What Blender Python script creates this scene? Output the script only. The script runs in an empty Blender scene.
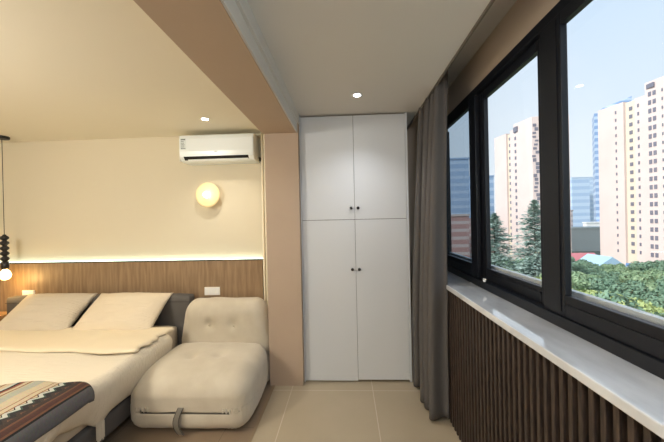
import bpy, bmesh, math, random
import numpy as np
from mathutils import Vector, Matrix, noise
random.seed(4)
S = bpy.context.scene
C = S.collection
PI = math.pi

# ------------------------------------------------------------------ helpers
def lin(c):
    return tuple(((v/255)/12.92 if v/255 <= .04045 else ((v/255+.055)/1.055)**2.4) for v in c)

def mat(name, col, rough=.6, metal=0, spec=.5, noise_amt=0, noise_scale=8, stretch=(1, 1, 1), bump=0, bump_scale=60,
        emit=None, emit_s=0, col2=None, sheen=0, bstretch=(1, 1, 1), detail=4):
    m = bpy.data.materials.new(name); m.use_nodes = True
    nt = m.node_tree; b = nt.nodes['Principled BSDF']
    c1 = lin(col)
    b.inputs['Base Color'].default_value = (*c1, 1)
    b.inputs['Roughness'].default_value = rough
    b.inputs['Metallic'].default_value = metal
    b.inputs['Specular IOR Level'].default_value = spec
    if sheen:
        b.inputs['Sheen Weight'].default_value = sheen
    if emit:
        b.inputs['Emission Color'].default_value = (*lin(emit), 1)
        b.inputs['Emission Strength'].default_value = emit_s
    tc = nt.nodes.new('ShaderNodeTexCoord')
    if noise_amt or col2:
        mp = nt.nodes.new('ShaderNodeMapping'); mp.inputs['Scale'].default_value = stretch
        nz = nt.nodes.new('ShaderNodeTexNoise'); nz.inputs['Scale'].default_value = noise_scale
        nz.inputs['Detail'].default_value = detail
        cr = nt.nodes.new('ShaderNodeValToRGB')
        c2 = lin(col2) if col2 else tuple(v*(1-noise_amt) for v in c1)
        cr.color_ramp.elements[0].color = (*c2, 1); cr.color_ramp.elements[0].position = .35
        cr.color_ramp.elements[1].color = (*c1, 1); cr.color_ramp.elements[1].position = .65
        nt.links.new(tc.outputs['Object'], mp.inputs['Vector']); nt.links.new(mp.outputs[0], nz.inputs['Vector'])
        nt.links.new(nz.outputs['Fac'], cr.inputs['Fac']); nt.links.new(cr.outputs[0], b.inputs['Base Color'])
    if bump:
        mp2 = nt.nodes.new('ShaderNodeMapping'); mp2.inputs['Scale'].default_value = bstretch
        n2 = nt.nodes.new('ShaderNodeTexNoise'); n2.inputs['Scale'].default_value = bump_scale
        n2.inputs['Detail'].default_value = 3
        bp = nt.nodes.new('ShaderNodeBump'); bp.inputs['Strength'].default_value = bump
        bp.inputs['Distance'].default_value = .01
        nt.links.new(tc.outputs['Object'], mp2.inputs['Vector']); nt.links.new(mp2.outputs[0], n2.inputs['Vector'])
        nt.links.new(n2.outputs['Fac'], bp.inputs['Height']); nt.links.new(bp.outputs[0], b.inputs['Normal'])
    return m

def glass(name, tint=(1, 1, 1), refl=.06):
    m = bpy.data.materials.new(name); m.use_nodes = True
    nt = m.node_tree; nt.nodes.clear()
    o = nt.nodes.new('ShaderNodeOutputMaterial'); t = nt.nodes.new('ShaderNodeBsdfTransparent')
    g = nt.nodes.new('ShaderNodeBsdfGlossy'); g.inputs['Roughness'].default_value = .0
    lw = nt.nodes.new('ShaderNodeLayerWeight')
    pw = nt.nodes.new('ShaderNodeMath'); pw.operation = 'POWER'; pw.inputs[1].default_value = 5
    f = nt.nodes.new('ShaderNodeMath'); f.operation = 'MULTIPLY_ADD'; f.inputs[1].default_value = .6; f.inputs[2].default_value = .02
    nt.links.new(lw.outputs['Facing'], pw.inputs[0]); nt.links.new(pw.outputs[0], f.inputs[0])
    mx = nt.nodes.new('ShaderNodeMixShader')
    t.inputs[0].default_value = (*tint, 1)
    nt.links.new(f.outputs[0], mx.inputs[0]); nt.links.new(t.outputs[0], mx.inputs[1]); nt.links.new(g.outputs[0], mx.inputs[2])
    nt.links.new(mx.outputs[0], o.inputs[0])
    return m

def new_obj(name, bm_or_mesh, m=None, parent=None, smooth=False):
    if isinstance(bm_or_mesh, bmesh.types.BMesh):
        me = bpy.data.meshes.new(name); bm_or_mesh.to_mesh(me); bm_or_mesh.free()
    else:
        me = bm_or_mesh
    o = bpy.data.objects.new(name, me); C.objects.link(o)
    if m: me.materials.append(m)
    if parent: o.parent = parent
    if smooth:
        for p in me.polygons: p.use_smooth = True
    return o

def bx(bm, x0, x1, y0, y1, z0, z1, bev=0, seg=2):
    r = bmesh.ops.create_cube(bm, size=1)
    vs = r['verts']
    bmesh.ops.scale(bm, vec=(x1-x0, y1-y0, z1-z0), verts=vs)
    bmesh.ops.translate(bm, vec=((x0+x1)/2, (y0+y1)/2, (z0+z1)/2), verts=vs)
    if bev:
        es = list({e for v in vs for e in v.link_edges})
        bmesh.ops.bevel(bm, geom=es, offset=bev, segments=seg, affect='EDGES', profile=.5)

def box(name, x0, x1, y0, y1, z0, z1, m, parent=None, bev=0, seg=2):
    bm = bmesh.new(); bx(bm, x0, x1, y0, y1, z0, z1, bev, seg)
    return new_obj(name, bm, m, parent, smooth=False)

def lathe(bm, prof, center=(0, 0, 0), axis='Z', n=24):
    rings = []
    cx, cy, cz = center
    for r, h in prof:
        ring = []
        for i in range(n):
            a = 2*PI*i/n
            p = (r*math.cos(a), r*math.sin(a), h)
            if axis == 'Y': p = (p[0], p[2], p[1])
            if axis == 'X': p = (p[2], p[0], p[1])
            ring.append(bm.verts.new((p[0]+cx, p[1]+cy, p[2]+cz)))
        rings.append(ring)
    for a, b in zip(rings, rings[1:]):
        for i in range(n):
            bm.faces.new((a[i], a[(i+1) % n], b[(i+1) % n], b[i]))
    bm.faces.new(rings[0]); bm.faces.new(rings[-1])
    bmesh.ops.recalc_face_normals(bm, faces=bm.faces[:])

def grid_mesh(name, P, uv=None):
    """P: array (nv, nu, 3) -> open sheet mesh"""
    nv, nu, _ = P.shape
    verts = P.reshape(-1, 3).tolist()
    faces = [(j*nu+i, j*nu+i+1, (j+1)*nu+i+1, (j+1)*nu+i) for j in range(nv-1) for i in range(nu-1)]
    me = bpy.data.meshes.new(name); me.from_pydata(verts, [], faces)
    if uv is not None:
        l = me.uv_layers.new(name='UVMap'); U = uv.reshape(-1, 2)
        idx = np.array([i for f in faces for i in f])
        l.data.foreach_set('uv', U[idx].ravel())
    me.update()
    return me

def thing(name, label, cat, loc=(0, 0, 0), rz=0, group=None):
    o = bpy.data.objects.new(name, None); C.objects.link(o)
    o.location = loc; o.rotation_euler = (0, 0, rz); o.empty_display_size = .1
    o['label'] = label; o['category'] = cat
    if group: o['group'] = group
    return o

def tag(o, label, cat, group=None, kind=None):
    o['label'] = label; o['category'] = cat
    if group: o['group'] = group
    if kind: o['kind'] = kind
    return o

def struct(name, x0, x1, y0, y1, z0, z1, m, label=None, bev=0):
    o = box(name, x0, x1, y0, y1, z0, z1, m, bev=bev); o['kind'] = 'structure'
    if label: o['label'] = label
    return o

def rounded(name, size, r, m, parent=None, cuts=22, disp=None, loc=(0, 0, 0)):
    """soft rounded block; size = full extents, r = corner radius (rx, ry, rz)"""
    bm = bmesh.new(); bmesh.ops.create_cube(bm, size=2)
    bmesh.ops.subdivide_edges(bm, edges=bm.edges[:], cuts=cuts, use_grid_fill=True)
    hx, hy, hz = size[0]/2, size[1]/2, size[2]/2; rx, ry, rz = r
    for v in bm.verts:
        p = Vector((v.co.x*hx, v.co.y*hy, v.co.z*hz))
        q = Vector((max(-hx+rx, min(hx-rx, p.x)), max(-hy+ry, min(hy-ry, p.y)), max(-hz+rz, min(hz-rz, p.z))))
        d = Vector(((p.x-q.x)/rx, (p.y-q.y)/ry, (p.z-q.z)/rz))
        if d.length > 1e-6:
            d.normalize(); p = Vector((q.x+d.x*rx, q.y+d.y*ry, q.z+d.z*rz))
        if disp: p = disp(p)
        v.co = p + Vector(loc)
    bmesh.ops.recalc_face_normals(bm, faces=bm.faces[:])
    return new_obj(name, bm, m, parent, smooth=True)

# ------------------------------------------------------------------ materials
M = {}
M['wall'] = mat('wall_paint', (216, 207, 184), .9, bump=.05, bump_scale=200)
M['ceil_bed'] = mat('ceiling_cream', (236, 229, 210), .9)
M['ceil_bal'] = mat('ceiling_white', (222, 219, 214), .9)
M['beam'] = mat('beam_beige', (186, 165, 144), .8, noise_amt=.04, noise_scale=3)
M['wallb'] = mat('balcony_wall', (190, 174, 156), .85)
M['tile'] = None
M['wood'] = mat('panel_wood', (154, 128, 98), .45, col2=(130, 105, 78), noise_scale=14, stretch=(2.4, 2.4, .22), bump=.05, bump_scale=60, bstretch=(3, 3, .2))
M['wood2'] = mat('nightstand_wood', (190, 148, 96), .45, col2=(160, 120, 74), noise_scale=10, stretch=(.3, 3, 3))
M['slat'] = mat('slat_wood', (72, 58, 49), .55, col2=(46, 37, 32), noise_scale=30, stretch=(4, 4, .5))
M['slatback'] = mat('slat_backing', (8, 7, 7), .8)
M['marble'] = mat('sill_marble', (240, 242, 244), .1, spec=.6, col2=(218, 220, 222), noise_scale=4, stretch=(3, 1, 1))
M['frame'] = mat('anthracite_aluminium', (18, 21, 28), .42, metal=0, spec=.4)
M['frame2'] = mat('frame_groove', (22, 22, 25), .6)
M['door'] = mat('door_lacquer', (213, 216, 219), .38, bump=.02, bump_scale=30)
M['dark'] = mat('dark_gap', (18, 17, 16), .8)
M['black'] = mat('black_metal', (22, 20, 20), .4)
M['sofa'] = mat('boucle_cream', (204, 194, 174), .95, col2=(194, 183, 162), noise_scale=6, bump=.35, bump_scale=220, sheen=.3)
M['strap'] = mat('strap_grey', (122, 116, 104), .8)
M['bedgrey'] = mat('bed_grey_fabric', (92, 88, 84), .9, bump=.15, bump_scale=300)
M['sheet'] = mat('sheet_beige', (196, 182, 160), .9, bump=.06, bump_scale=60)
M['duvet'] = mat('duvet_cream', (226, 216, 196), .9, bump=.9, bump_scale=16, bstretch=(.6, 7, 1))
M['fold'] = mat('duvet_fold', (228, 214, 186), .88, bump=.12, bump_scale=16)
M['curtain'] = mat('curtain_taupe', (90, 86, 84), .95, bump=.08, bump_scale=260)
M['sheer'] = mat('curtain_cream', (244, 236, 214), .9)
M['acw'] = mat('ac_white', (236, 242, 242), .3)
M['acs'] = mat('ac_side', (226, 226, 218), .45)
M['plate'] = mat('switch_white', (238, 234, 224), .4)
M['seam'] = mat('seam_dark', (60, 54, 48), .8)
M['concrete'] = mat('outer_wall', (190, 186, 178), .9)
M['white'] = mat('white_paint', (236, 236, 234), .5)
M['alu'] = mat('track_aluminium', (120, 112, 102), .4, metal=.3)

def tile_mat(name, c1, c2, grout, sx, sy, ox, oy, rough, gw=.006):
    m = mat(name, c1, rough, col2=c2, noise_scale=1.5, bump=.02, bump_scale=40)
    nt = m.node_tree; b = nt.nodes['Principled BSDF']
    src = b.inputs['Base Color'].links[0].from_socket
    tc = nt.nodes.new('ShaderNodeTexCoord'); sep = nt.nodes.new('ShaderNodeSeparateXYZ')
    nt.links.new(tc.outputs['Object'], sep.inputs[0])
    outs = []
    for ax, s, o in (('X', sx, ox), ('Y', sy, oy)):
        a = nt.nodes.new('ShaderNodeMath'); a.operation = 'SUBTRACT'; a.inputs[1].default_value = o-100*s
        d = nt.nodes.new('ShaderNodeMath'); d.operation = 'MODULO'; d.inputs[1].default_value = s
        l = nt.nodes.new('ShaderNodeMath'); l.operation = 'LESS_THAN'; l.inputs[1].default_value = gw
        nt.links.new(sep.outputs[ax], a.inputs[0]); nt.links.new(a.outputs[0], d.inputs[0]); nt.links.new(d.outputs[0], l.inputs[0])
        outs.append(l)
    mx = nt.nodes.new('ShaderNodeMath'); mx.operation = 'MAXIMUM'
    nt.links.new(outs[0].outputs[0], mx.inputs[0]); nt.links.new(outs[1].outputs[0], mx.inputs[1])
    mc = nt.nodes.new('ShaderNodeMix'); mc.data_type = 'RGBA'
    nt.links.new(mx.outputs[0], mc.inputs[0]); nt.links.new(src, mc.inputs[6]); mc.inputs[7].default_value = (*lin(grout), 1)
    nt.links.new(mc.outputs[2], b.inputs['Base Color'])
    return m
M['tile'] = tile_mat('balcony_tile', (178, 164, 140), (170, 156, 132), (200, 190, 172), .75, .75, .208, 1.25, .38)
M['tile2'] = tile_mat('bedroom_tile', (150, 130, 108), (140, 120, 98), (112, 96, 78), .8, .8, -.95, 1.45, .38, .004)

# ------------------------------------------------------------------ the shell
EX = -4.9      # far left wall of the bedroom
struct('floor', -.71, 1.0, -1.7, 3.5, -.12, 0, M['tile'])
struct('floor_bedroom', EX, -.735, -1.7, 3.17, -.12, 0, M['tile2'])
struct('trim_1', -.735, -.71, -1.7, 2.83, -.12, .003, mat('threshold_stone', (150, 130, 104), .5))
struct('wall_back', EX, -.76, 3.17, 3.6, -.12, 2.8, M['wall'])
struct('wall_left', EX-.2, EX, -1.7, 3.6, -.12, 2.8, M['wall'])
struct('wall_front', EX, 1.2, -1.9, -1.7, -.12, 2.8, M['wall'])
struct('wall_balcony', -.435, 1.0, 3.5, 3.6, -.12, 2.8, M['wallb'])
struct('pillar', -.76, -.44, 2.83, 3.6, -.12, 2.8, M['beam'])
struct('beam', -.775, -.457, -1.7, 2.83, 2.405, 2.8, M['beam'])
struct('trim_2', -.457, -.447, -1.7, 2.83, 2.41, 2.585, M['ceil_bal'])
struct('trim_3', -.447, -.432, -1.7, 2.88, 2.50, 2.585, M['ceil_bal'])
struct('ceiling_bedroom', EX, -.775, -1.7, 3.17, 2.51, 2.8, M['ceil_bed'])
struct('ceiling', -.447, .70, -1.7, 3.5, 2.585, 2.8, M['ceil_bal'])
struct('ceiling_slab', EX-.2, 1.25, -1.9, 3.6, 2.8, 3.0, M['concrete'])
# wall with the window: below, above and at the ends
struct('wall_right', 1.0, 1.22, -1.9, 3.6, -.12, 1.025, M['wallb'])
struct('wall_right_upper', 1.0, 1.12, -1.9, 3.6, 2.53, 2.8, M['wallb'])
struct('wall_right_end', 1.0, 1.12, 3.30, 3.6, 1.025, 2.53, M['wallb'])
struct('wall_right_near', 1.0, 1.22, -1.9, -.85, 1.025, 2.53, M['wallb'])

b_ = M['marble'].node_tree.nodes['Principled BSDF']; b_.inputs['Coat Weight'].default_value = 1; b_.inputs['Coat Roughness'].default_value = .04; b_.inputs['Coat IOR'].default_value = 1.7
# window sill and the slatted panel beneath it
sill = tag(box('window_sill', .752, 1.13, -.85, 3.30, 1.025, 1.06, M['marble'], bev=.004),
           'long pale marble window sill above the slatted panel', 'window sill')
for v in sill.data.vertices:
    v.co.z += .002-.02*(1.0-v.co.x)      # the stone falls slightly towards the room
bm = bmesh.new()
bx(bm, .79, 1.0, -1.7, 3.4, 0, 1.020)
back = new_obj('slatted_wall_panel', bm, M['slatback'])
bm = bmesh.new(); y = 3.36
while y > -1.68:
    bx(bm, .765, .79, y-.0098, y+.0098, .0, 1.019, bev=.0015, seg=1); y -= .0447
new_obj('slats', bm, M['slat'], back)
tag(back, 'dark brown vertical slat panel below the window sill', 'wall panel')

# ------------------------------------------------------------------ the sliding window
W = bpy.data.objects.new('window_1', None); C.objects.link(W); W.location = (1.0, 1.15, 1.06); W['kind'] = 'structure'
def wpart(name, bm, m, par=W):
    o = new_obj(name, bm, m)
    o.parent = par
    o.matrix_parent_inverse = Matrix.Identity(4)
    if par is W:
        for v in o.data.vertices: v.co -= W.location
    else:
        for v in o.data.vertices: v.co -= W.location
    return o
bm = bmesh.new()
bx(bm, .955, 1.11, -.85, 3.30, 1.06, 1.112, bev=.003)
bx(bm, .975, 1.04, -.85, 3.30, 2.475, 2.53, bev=.003); bx(bm, 1.04, 1.11, -.85, 3.30, 2.517, 2.53)
bx(bm, .975, 1.11, 3.23, 3.30, 1.112, 2.475, bev=.003)
bx(bm, .975, 1.11, -.85, -.78, 1.112, 2.475, bev=.003)
wpart('window_frame', bm, M['frame'])
def sash(y0, y1, x, gl, g0, g1):
    bm = bmesh.new()
    z0, z1 = 1.112, 2.475
    zr = 1.57-.371*x
    bx(bm, x, x+.032, y0, g0, z0, z1, bev=.003)
    bx(bm, x, x+.032, g1, y1, z0, z1, bev=.003)
    bx(bm, x, x+.032, g0, g1, z0, zr, bev=.003)
    bx(bm, x, x+.032, g0, g1, 2.42, z1, bev=.003)
    # glazing bead
    bx(bm, x-.004, x, g0-.03, g0-.022, z0+.02, z1-.02)
    bx(bm, x-.004, x, g1+.022, g1+.03, z0+.02, z1-.02)
    bx(bm, x-.006, x, g0, g1, 1.165, 1.172)
    s = wpart('window_sash', bm, M['frame'])
    bm = bmesh.new(); bx(bm, x+.013, x+.018, g0-.01, g1+.01, zr-.008, 2.43)
    wpart('pane', bm, gl, s)
    return s
clear = glass('clear_glass', (.97, .985, .985)); tinted = glass('dusty_glass', (.66, .72, .76))
sash(-.78, .42, 1.005, clear, -.68, .33)
sash(.34, 1.53, .97, clear, .44, 1.388)
sash(1.50, 2.34, 1.005, clear, 1.605, 2.21)
sash(2.28, 3.23, .97, tinted, 2.39, 2.975)
bm = bmesh.new(); bx(bm, .955, .967, 2.14, 2.165, 1.113, 1.135, bev=.002); wpart('latch', bm, M['white'])['label'] = 'small white stop block'
bm = bmesh.new(); bx(bm, 1.13, 1.22, -.85, 3.30, 1.03, 1.085); o = new_obj('trim_4', bm, M['white']); o['kind'] = 'structure'
bm = bmesh.new(); bx(bm, 1.072, 1.10, -.78, 3.23, 1.112, 1.205); o = wpart('outer_rail', bm, M['white'])

# curtain track in the recess
tr = thing('curtain_track', 'double metal curtain track running along the ceiling recess', 'curtain track', (.76, .7, 2.72))
bm = bmesh.new(); bx(bm, -.045, -.02, -2.3, 2.5, 0, .03); new_obj('rail', bm, M['alu'], tr)
bm = bmesh.new(); bx(bm, .02, .045, -2.3, 2.5, 0, .03); new_obj('rail', bm, M['alu'], tr)
for yy in (-2, -1, 0, 1, 2): box('bracket', -.05, .05, yy-.01, yy+.01, .03, .08, M['alu'], tr)
struct('trim_5', .70, .712, -1.7, 3.5, 2.57, 2.62, M['alu'])

# ------------------------------------------------------------------ curtains
def curtain(name, path, z0, z1, nfold, m, amp0, amp1, cx_fn, y0, y1, seed=0, thick=.004, nz=40, nu=220, tilt=0):
    P = np.zeros((nz, nu, 3))
    rng = random.Random(seed)
    phs = [rng.uniform(-.5, .5) for _ in range(nfold+2)]
    for j in range(nz):
        t = j/(nz-1); z = z1+(z0-z1)*t
        for i in range(nu):
            s = i/(nu-1); k = s*nfold
            ph = 2*PI*k+phs[int(k)]*.0+.5*math.sin(2.1*k+t*1.3)+.25*math.sin(5*t+k)
            a = (amp0+(amp1-amp0)*min(1, t*1.6))*(1+.28*math.sin(k*2.7+seed))
            x = cx_fn(t)+a*math.cos(ph)
            y = y0+(y1-y0)*s+.35*a*math.sin(2*ph)+tilt*t*(1-s)
            dz = .012*math.sin(ph+1) if j == nz-1 else 0
            P[j, i] = (x, y, z+dz)
    me = grid_mesh(name, P)
    o = new_obj(name, me, m, smooth=True)
    sm = o.modifiers.new('t', 'SOLIDIFY'); sm.thickness = thick; sm.offset = 0
    return o
cc = curtain('curtain', None, .025, 2.715, 5, M['curtain'], .034, .062,
             lambda t: .748-.075*min(1, t*1.25)**.8, 2.30, 2.86, seed=2)
tag(cc, 'long grey taupe curtain gathered between the wardrobe and the window', 'curtain')
bm = None
def xwall_curtain():
    nz, nu = 30, 120
    P = np.zeros((nz, nu, 3))
    for j in range(nz):
        t = j/(nz-1); z = 2.50+(.03-2.50)*t
        for i in range(nu):
            s = i/(nu-1)
            ph = 2*PI*s*3.5
            P[j, i] = (-.868+.1*s+.004*math.sin(ph*2+t), 3.08+.03*math.cos(ph+.6*t), z)
    o = new_obj('sheer_curtain', grid_mesh('sheer_curtain', P), M['sheer'], smooth=True)
    sm = o.modifiers.new('t', 'SOLIDIFY'); sm.thickness = .003; sm.offset = 0
    return o
tag(xwall_curtain(), 'narrow cream curtain hanging behind the pillar beside the sofa', 'curtain')

# ------------------------------------------------------------------ wardrobe
wd = thing('wardrobe', 'tall white built-in wardrobe with four flat doors', 'wardrobe', (.085, 2.9, 0))
bm = bmesh.new()
bx(bm, -.515, .51, .022, .58, .02, 2.58)
new_obj('carcass', bm, M['dark'], wd)
bm = bmesh.new(); bx(bm, .495, .515, .0, .59, .0, 2.582); bx(bm, -.522, -.512, .0, .59, .0, 2.582); new_obj('side_panel', bm, M['door'], wd)
box('plinth', -.505, .49, .05, .09, .0, .03, M['dark'], wd)
SPLIT = 1.57
for x0, x1, sgn in ((-.509, -.0015, 1), (.0015, .493, -1)):
    for z0, z1, kz in ((.022, SPLIT-.002, 1.09), (SPLIT+.002, 2.572, 1.68)):
        if sgn > 0 and z0 < .1: zz = .012
        else: zz = z0
        d = box('door', x0, x1, 0, .02, zz, z1, M['door'], wd, bev=.0015)
        kx = (x1-.033) if sgn > 0 else (x0+.03)
        bm = bmesh.new()
        lathe(bm, [(.006, 0), (.006, -.012), (.013, -.015), (.015, -.021), (.012, -.027), (.004, -.029)], (kx, 0, kz), 'Y', 16)
        k = new_obj('knob', bm, M['black'], d, smooth=True); k['label'] = 'small round black knob'

# ------------------------------------------------------------------ downlights
def downlight(x, y, z, lab, power, color, grp):
    d = thing('downlight', lab, 'ceiling light', (x, y, z), group=grp)
    bm = bmesh.new()
    lathe(bm, [(.028, -.001), (.04, -.006), (.043, -.003), (.043, 0), (.028, -.0005)], n=32)
    new_obj('trim_ring', bm, M['white'], d, smooth=True)
    bm = bmesh.new(); lathe(bm, [(.027, -.0005), (.027, -.0035), (.001, -.004)], n=24)
    new_obj('lens', bm, mat('lens_glow', (255, 255, 255), .5, emit=color, emit_s=14), d)
    L = bpy.data.lights.new('downlight_beam', 'SPOT'); L.energy = power; L.color = lin(color); L.spot_size = math.radians(118)
    L.spot_blend = 1; L.shadow_soft_size = .035
    o = bpy.data.objects.new('downlight_beam', L); C.objects.link(o); o.location = (x, y, z-.02)
    return d
WARM = (255, 246, 230); NEUT = (246, 249, 255)
downlight(.111, 2.46, 2.585, 'small round ceiling spot in front of the wardrobe', 13, NEUT, None)
downlight(-1.258, 2.666, 2.51, 'small round ceiling spot above the wall lamp near the air conditioner', 20, WARM, None)
for x, y, p in ((-2.6, 2.6, 0),):
    pass
# unseen spots added outside the frame to raise the interior brightness
for x, y in ((-1.5, .1), (-3.1, .1)):
    downlight(x, y, 2.51, 'added unseen fill spot over the foot of the bed', 26, WARM, 'added fill spots over the bed foot')
downlight(.111, .2, 2.585, 'added unseen fill spot at the near end of the balcony', 9, NEUT, None)  # likewise an added spot, brightens the balcony

def fill_dome(x, y, z, lab, power, color):  # fill lamp added out of view to brighten bedroom and balcony
    d = thing('fill_lamp', lab, 'ceiling light', (x, y, z))
    bm = bmesh.new(); lathe(bm, [(.001, 0), (.2, 0), (.205, -.02), (.2, -.03), (.001, -.03)], n=40); new_obj('mount', bm, M['white'], d)
    bm = bmesh.new(); lathe(bm, [(.19, -.03), (.185, -.06), (.15, -.085), (.08, -.098), (.001, -.10)], n=40)
    new_obj('diffuser', bm, mat('fill_diffuser_glow', (255, 255, 255), .5, emit=color, emit_s=1.5), d, smooth=True)
    L = bpy.data.lights.new('fill_lamp_light', 'POINT'); L.energy = power; L.color = lin(color); L.shadow_soft_size = .18
    o = bpy.data.objects.new('fill_lamp_light', L); C.objects.link(o); o.location = (x, y, z-.32)
fill_dome(-2.5, .5, 2.51, 'added unseen fill lamp over the middle of the bedroom', 58, (255, 249, 238))
fill_dome(.1, -.7, 2.585, 'added unseen fill lamp at the near end of the balcony', 27, (234, 243, 255))
# ------------------------------------------------------------------ bedroom back wall panel with light strip
pn = tag(box('wood_wall_panel', EX, -.885, 3.10, 3.125, 0, 1.168, M['wood']), 'vertical grain wood wainscot panel behind the bed and sofa', 'wall panel')
bm = bmesh.new(); bx(bm, EX, -.885, 3.095, 3.17, 1.168, 1.176); o = new_obj('panel_cap', bm, M['seam'], pn)
ls = box('light_strip', EX+.02, -.89, 3.135, 3.16, 1.1765, 1.1815, mat('strip_glow', (255, 255, 255), .5, emit=(236, 255, 236), emit_s=2.6))
tag(ls, 'thin white glowing light strip along the top of the wood panel', 'light strip')

def switch_plate(cx, cz, w, h, lab, n):
    t = thing('wall_switch', lab, 'switch', (cx, 3.10, cz))
    box('plate', -w/2, w/2, -.009, 0, -h/2, h/2, M['plate'], t, bev=.003)
    for k in range(n):
        x0 = -w/2+.006+k*(w-.012)/n
        box('rocker', x0+.002, x0+(w-.012)/n-.002, -.012, -.0085, -h/2+.008, h/2-.008, M['white'], t, bev=.0015)
switch_plate(-1.425, .848, .165, .086, 'white double switch plate on the panel above the sofa', 4)
switch_plate(-3.46, .835, .14, .088, 'white double switch plate on the panel behind the left pillow', 2)

# ------------------------------------------------------------------ air conditioner
ac = thing('air_conditioner', 'white split air conditioner mounted high above the wall lamp', 'air conditioner', (-1.287, 3.17, 2.19))
prof = [(0, .0), (0, .275), (-.17, .278), (-.205, .262), (-.22, .225), (-.222, .10), (-.214, .045), (-.185, .012), (-.15, 0)]
bm = bmesh.new()
L_ = [bm.verts.new((-.375, a, b)) for a, b in prof]; R_ = [bm.verts.new((.375, a, b)) for a, b in prof]
for i in range(len(prof)):
    j = (i+1) % len(prof); bm.faces.new((L_[i], L_[j], R_[j], R_[i]))
bm.faces.new(L_); bm.faces.new(R_); bmesh.ops.recalc_face_normals(bm, faces=bm.faces[:])
new_obj('body', bm, M['acw'], ac)
bm = bmesh.new()
bm.free()
for x0 in (-.383, .375): box('end_cap', x0, x0+.008, -.208, 0, .004, .268, M['acs'], ac, bev=.003)
def quadp(name, pts, m, par):
    bm = bmesh.new(); vs = [bm.verts.new(p) for p in pts]; f = bm.faces.new(vs)
    r = bmesh.ops.extrude_face_region(bm, geom=[f]); 
    ex = [g for g in r['geom'] if isinstance(g, bmesh.types.BMVert)]
    bmesh.ops.translate(bm, vec=(0, -.002, -.001), verts=ex); bmesh.ops.recalc_face_normals(bm, faces=bm.faces[:])
    return new_obj(name, bm, m, par)
quadp('air_outlet', [(-.335, -.2175, .050), (.325, -.2175, .050), (.325, -.19, .0165), (-.335, -.19, .0165)], M['dark'], ac)
quadp('flap', [(-.30, -.198, .0235), (.32, -.198, .0235), (.32, -.183, .008), (-.30, -.183, .008)], M['acw'], ac)
box('panel_gap', -.375, .375, -.2225, -.2205, .062, .065, M['acs'], ac)
lb = box('energy_label', -.362, -.305, -.2235, -.2215, .118, .235, mat('label_paper', (226, 234, 232), .5), ac); lb['label'] = 'pale paper label with rows of dark print'
bm = bmesh.new(); rr = random.Random(3)
for z, h, k in ((.214, .012, 4), (.196, .006, 3), (.181, .004, 5), (.168, .004, 4), (.155, .004, 5), (.143, .004, 3), (.126, .007, 4)):
    x = -.357
    for q in range(k):
        w = rr.uniform(.006, .013)
        if x+w > -.309: break
        bx(bm, x, x+w, -.2245, -.2234, z, z+h); x += w+.003
new_obj('label_print', bm, mat('print_ink', (40, 56, 60), .6), lb)
bm = bmesh.new()
for q, x in enumerate((-.012, -.004, .004, .012)): bx(bm, x-.003, x+.002, -.2232, -.2218, .088, .095)
new_obj('emblem', bm, mat('emblem_grey', (120, 130, 132), .4, metal=.5), ac)
# pipe to the wall at the right end
bm = bmesh.new(); bx(bm, .384, .394, -.05, 0, .02, .06, bev=.003); new_obj('pipe_cover', bm, M['dark'], ac)

# ------------------------------------------------------------------ round wall lamp
wl = thing('wall_lamp', 'round glowing disc lamp on the wall under the air conditioner', 'wall lamp', (-1.452, 3.17, 1.863))
dm = mat('alabaster_disc', (224, 202, 154), .5, emit=(255, 220, 156), emit_s=.2)
nt = dm.node_tree; b = nt.nodes['Principled BSDF']
nz = nt.nodes.new('ShaderNodeTexNoise'); nz.inputs['Scale'].default_value = 14
mr = nt.nodes.new('ShaderNodeMapRange'); mr.inputs[3].default_value = .12; mr.inputs[4].default_value = .32
nt.links.new(nz.outputs['Fac'], mr.inputs[0]); nt.links.new(mr.outputs[0], b.inputs['Emission Strength'])
bm = bmesh.new(); lathe(bm, [(.05, 0), (.05, -.03), (.02, -.035), (.02, -.06), (.001, -.06)], axis='Y', n=24); new_obj('mount', bm, mat('brass', (180, 140, 80), .3, metal=1), wl, smooth=True)
bm = bmesh.new(); lathe(bm, [(.001, -.062), (.11, -.060), (.126, -.064), (.130, -.070), (.126, -.076), (.11, -.079), (.001, -.08)], axis='Y', n=48); new_obj('disc_shade', bm, dm, wl, smooth=True)
bm = bmesh.new(); lathe(bm, [(.022, -.078), (.03, -.088), (.033, -.102), (.028, -.12), (.014, -.13), (.001, -.132)], axis='Y', n=24)
new_obj('bulb', bm, mat('lamp_bulb', (255, 250, 230), .4, emit=(255, 240, 204), emit_s=6), wl, smooth=True)
# ------------------------------------------------------------------ pendant by the bed
pd = thing('pendant_lamp', 'black stacked bead pendant lamp with bare bulb above the nightstand', 'pendant lamp', (-3.547, 2.95, 2.51))
bm = bmesh.new(); lathe(bm, [(.001, 0), (.06, 0), (.06, -.02), (.055, -.026), (.001, -.027)], n=32); new_obj('canopy', bm, M['black'], pd)
bm = bmesh.new(); lathe(bm, [(.0028, -.02), (.0028, -1.03)], n=8); new_obj('cord', bm, M['black'], pd)
pr = [(.004, -1.015), (.015, -1.02)]
for k in range(5):
    z = -1.028-k*.054
    pr += [(.016, z), (.030, z-.010), (.036, z-.022), (.034, z-.034), (.020, z-.046)]
pr += [(.02, -1.30), (.001, -1.301)]
bm = bmesh.new(); lathe(bm, pr, n=24); new_obj('bead_stem', bm, M['black'], pd, smooth=True)
bm = bmesh.new(); lathe(bm, [(.001, -1.298), (.03, -1.30), (.032, -1.345), (.028, -1.375), (.001, -1.376)], n=24); new_obj('socket', bm, M['black'], pd, smooth=True)
bm = bmesh.new(); lathe(bm, [(.014, -1.37), (.022, -1.385), (.038, -1.405), (.047, -1.435), (.042, -1.465), (.022, -1.484), (.001, -1.488)], n=24)
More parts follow.
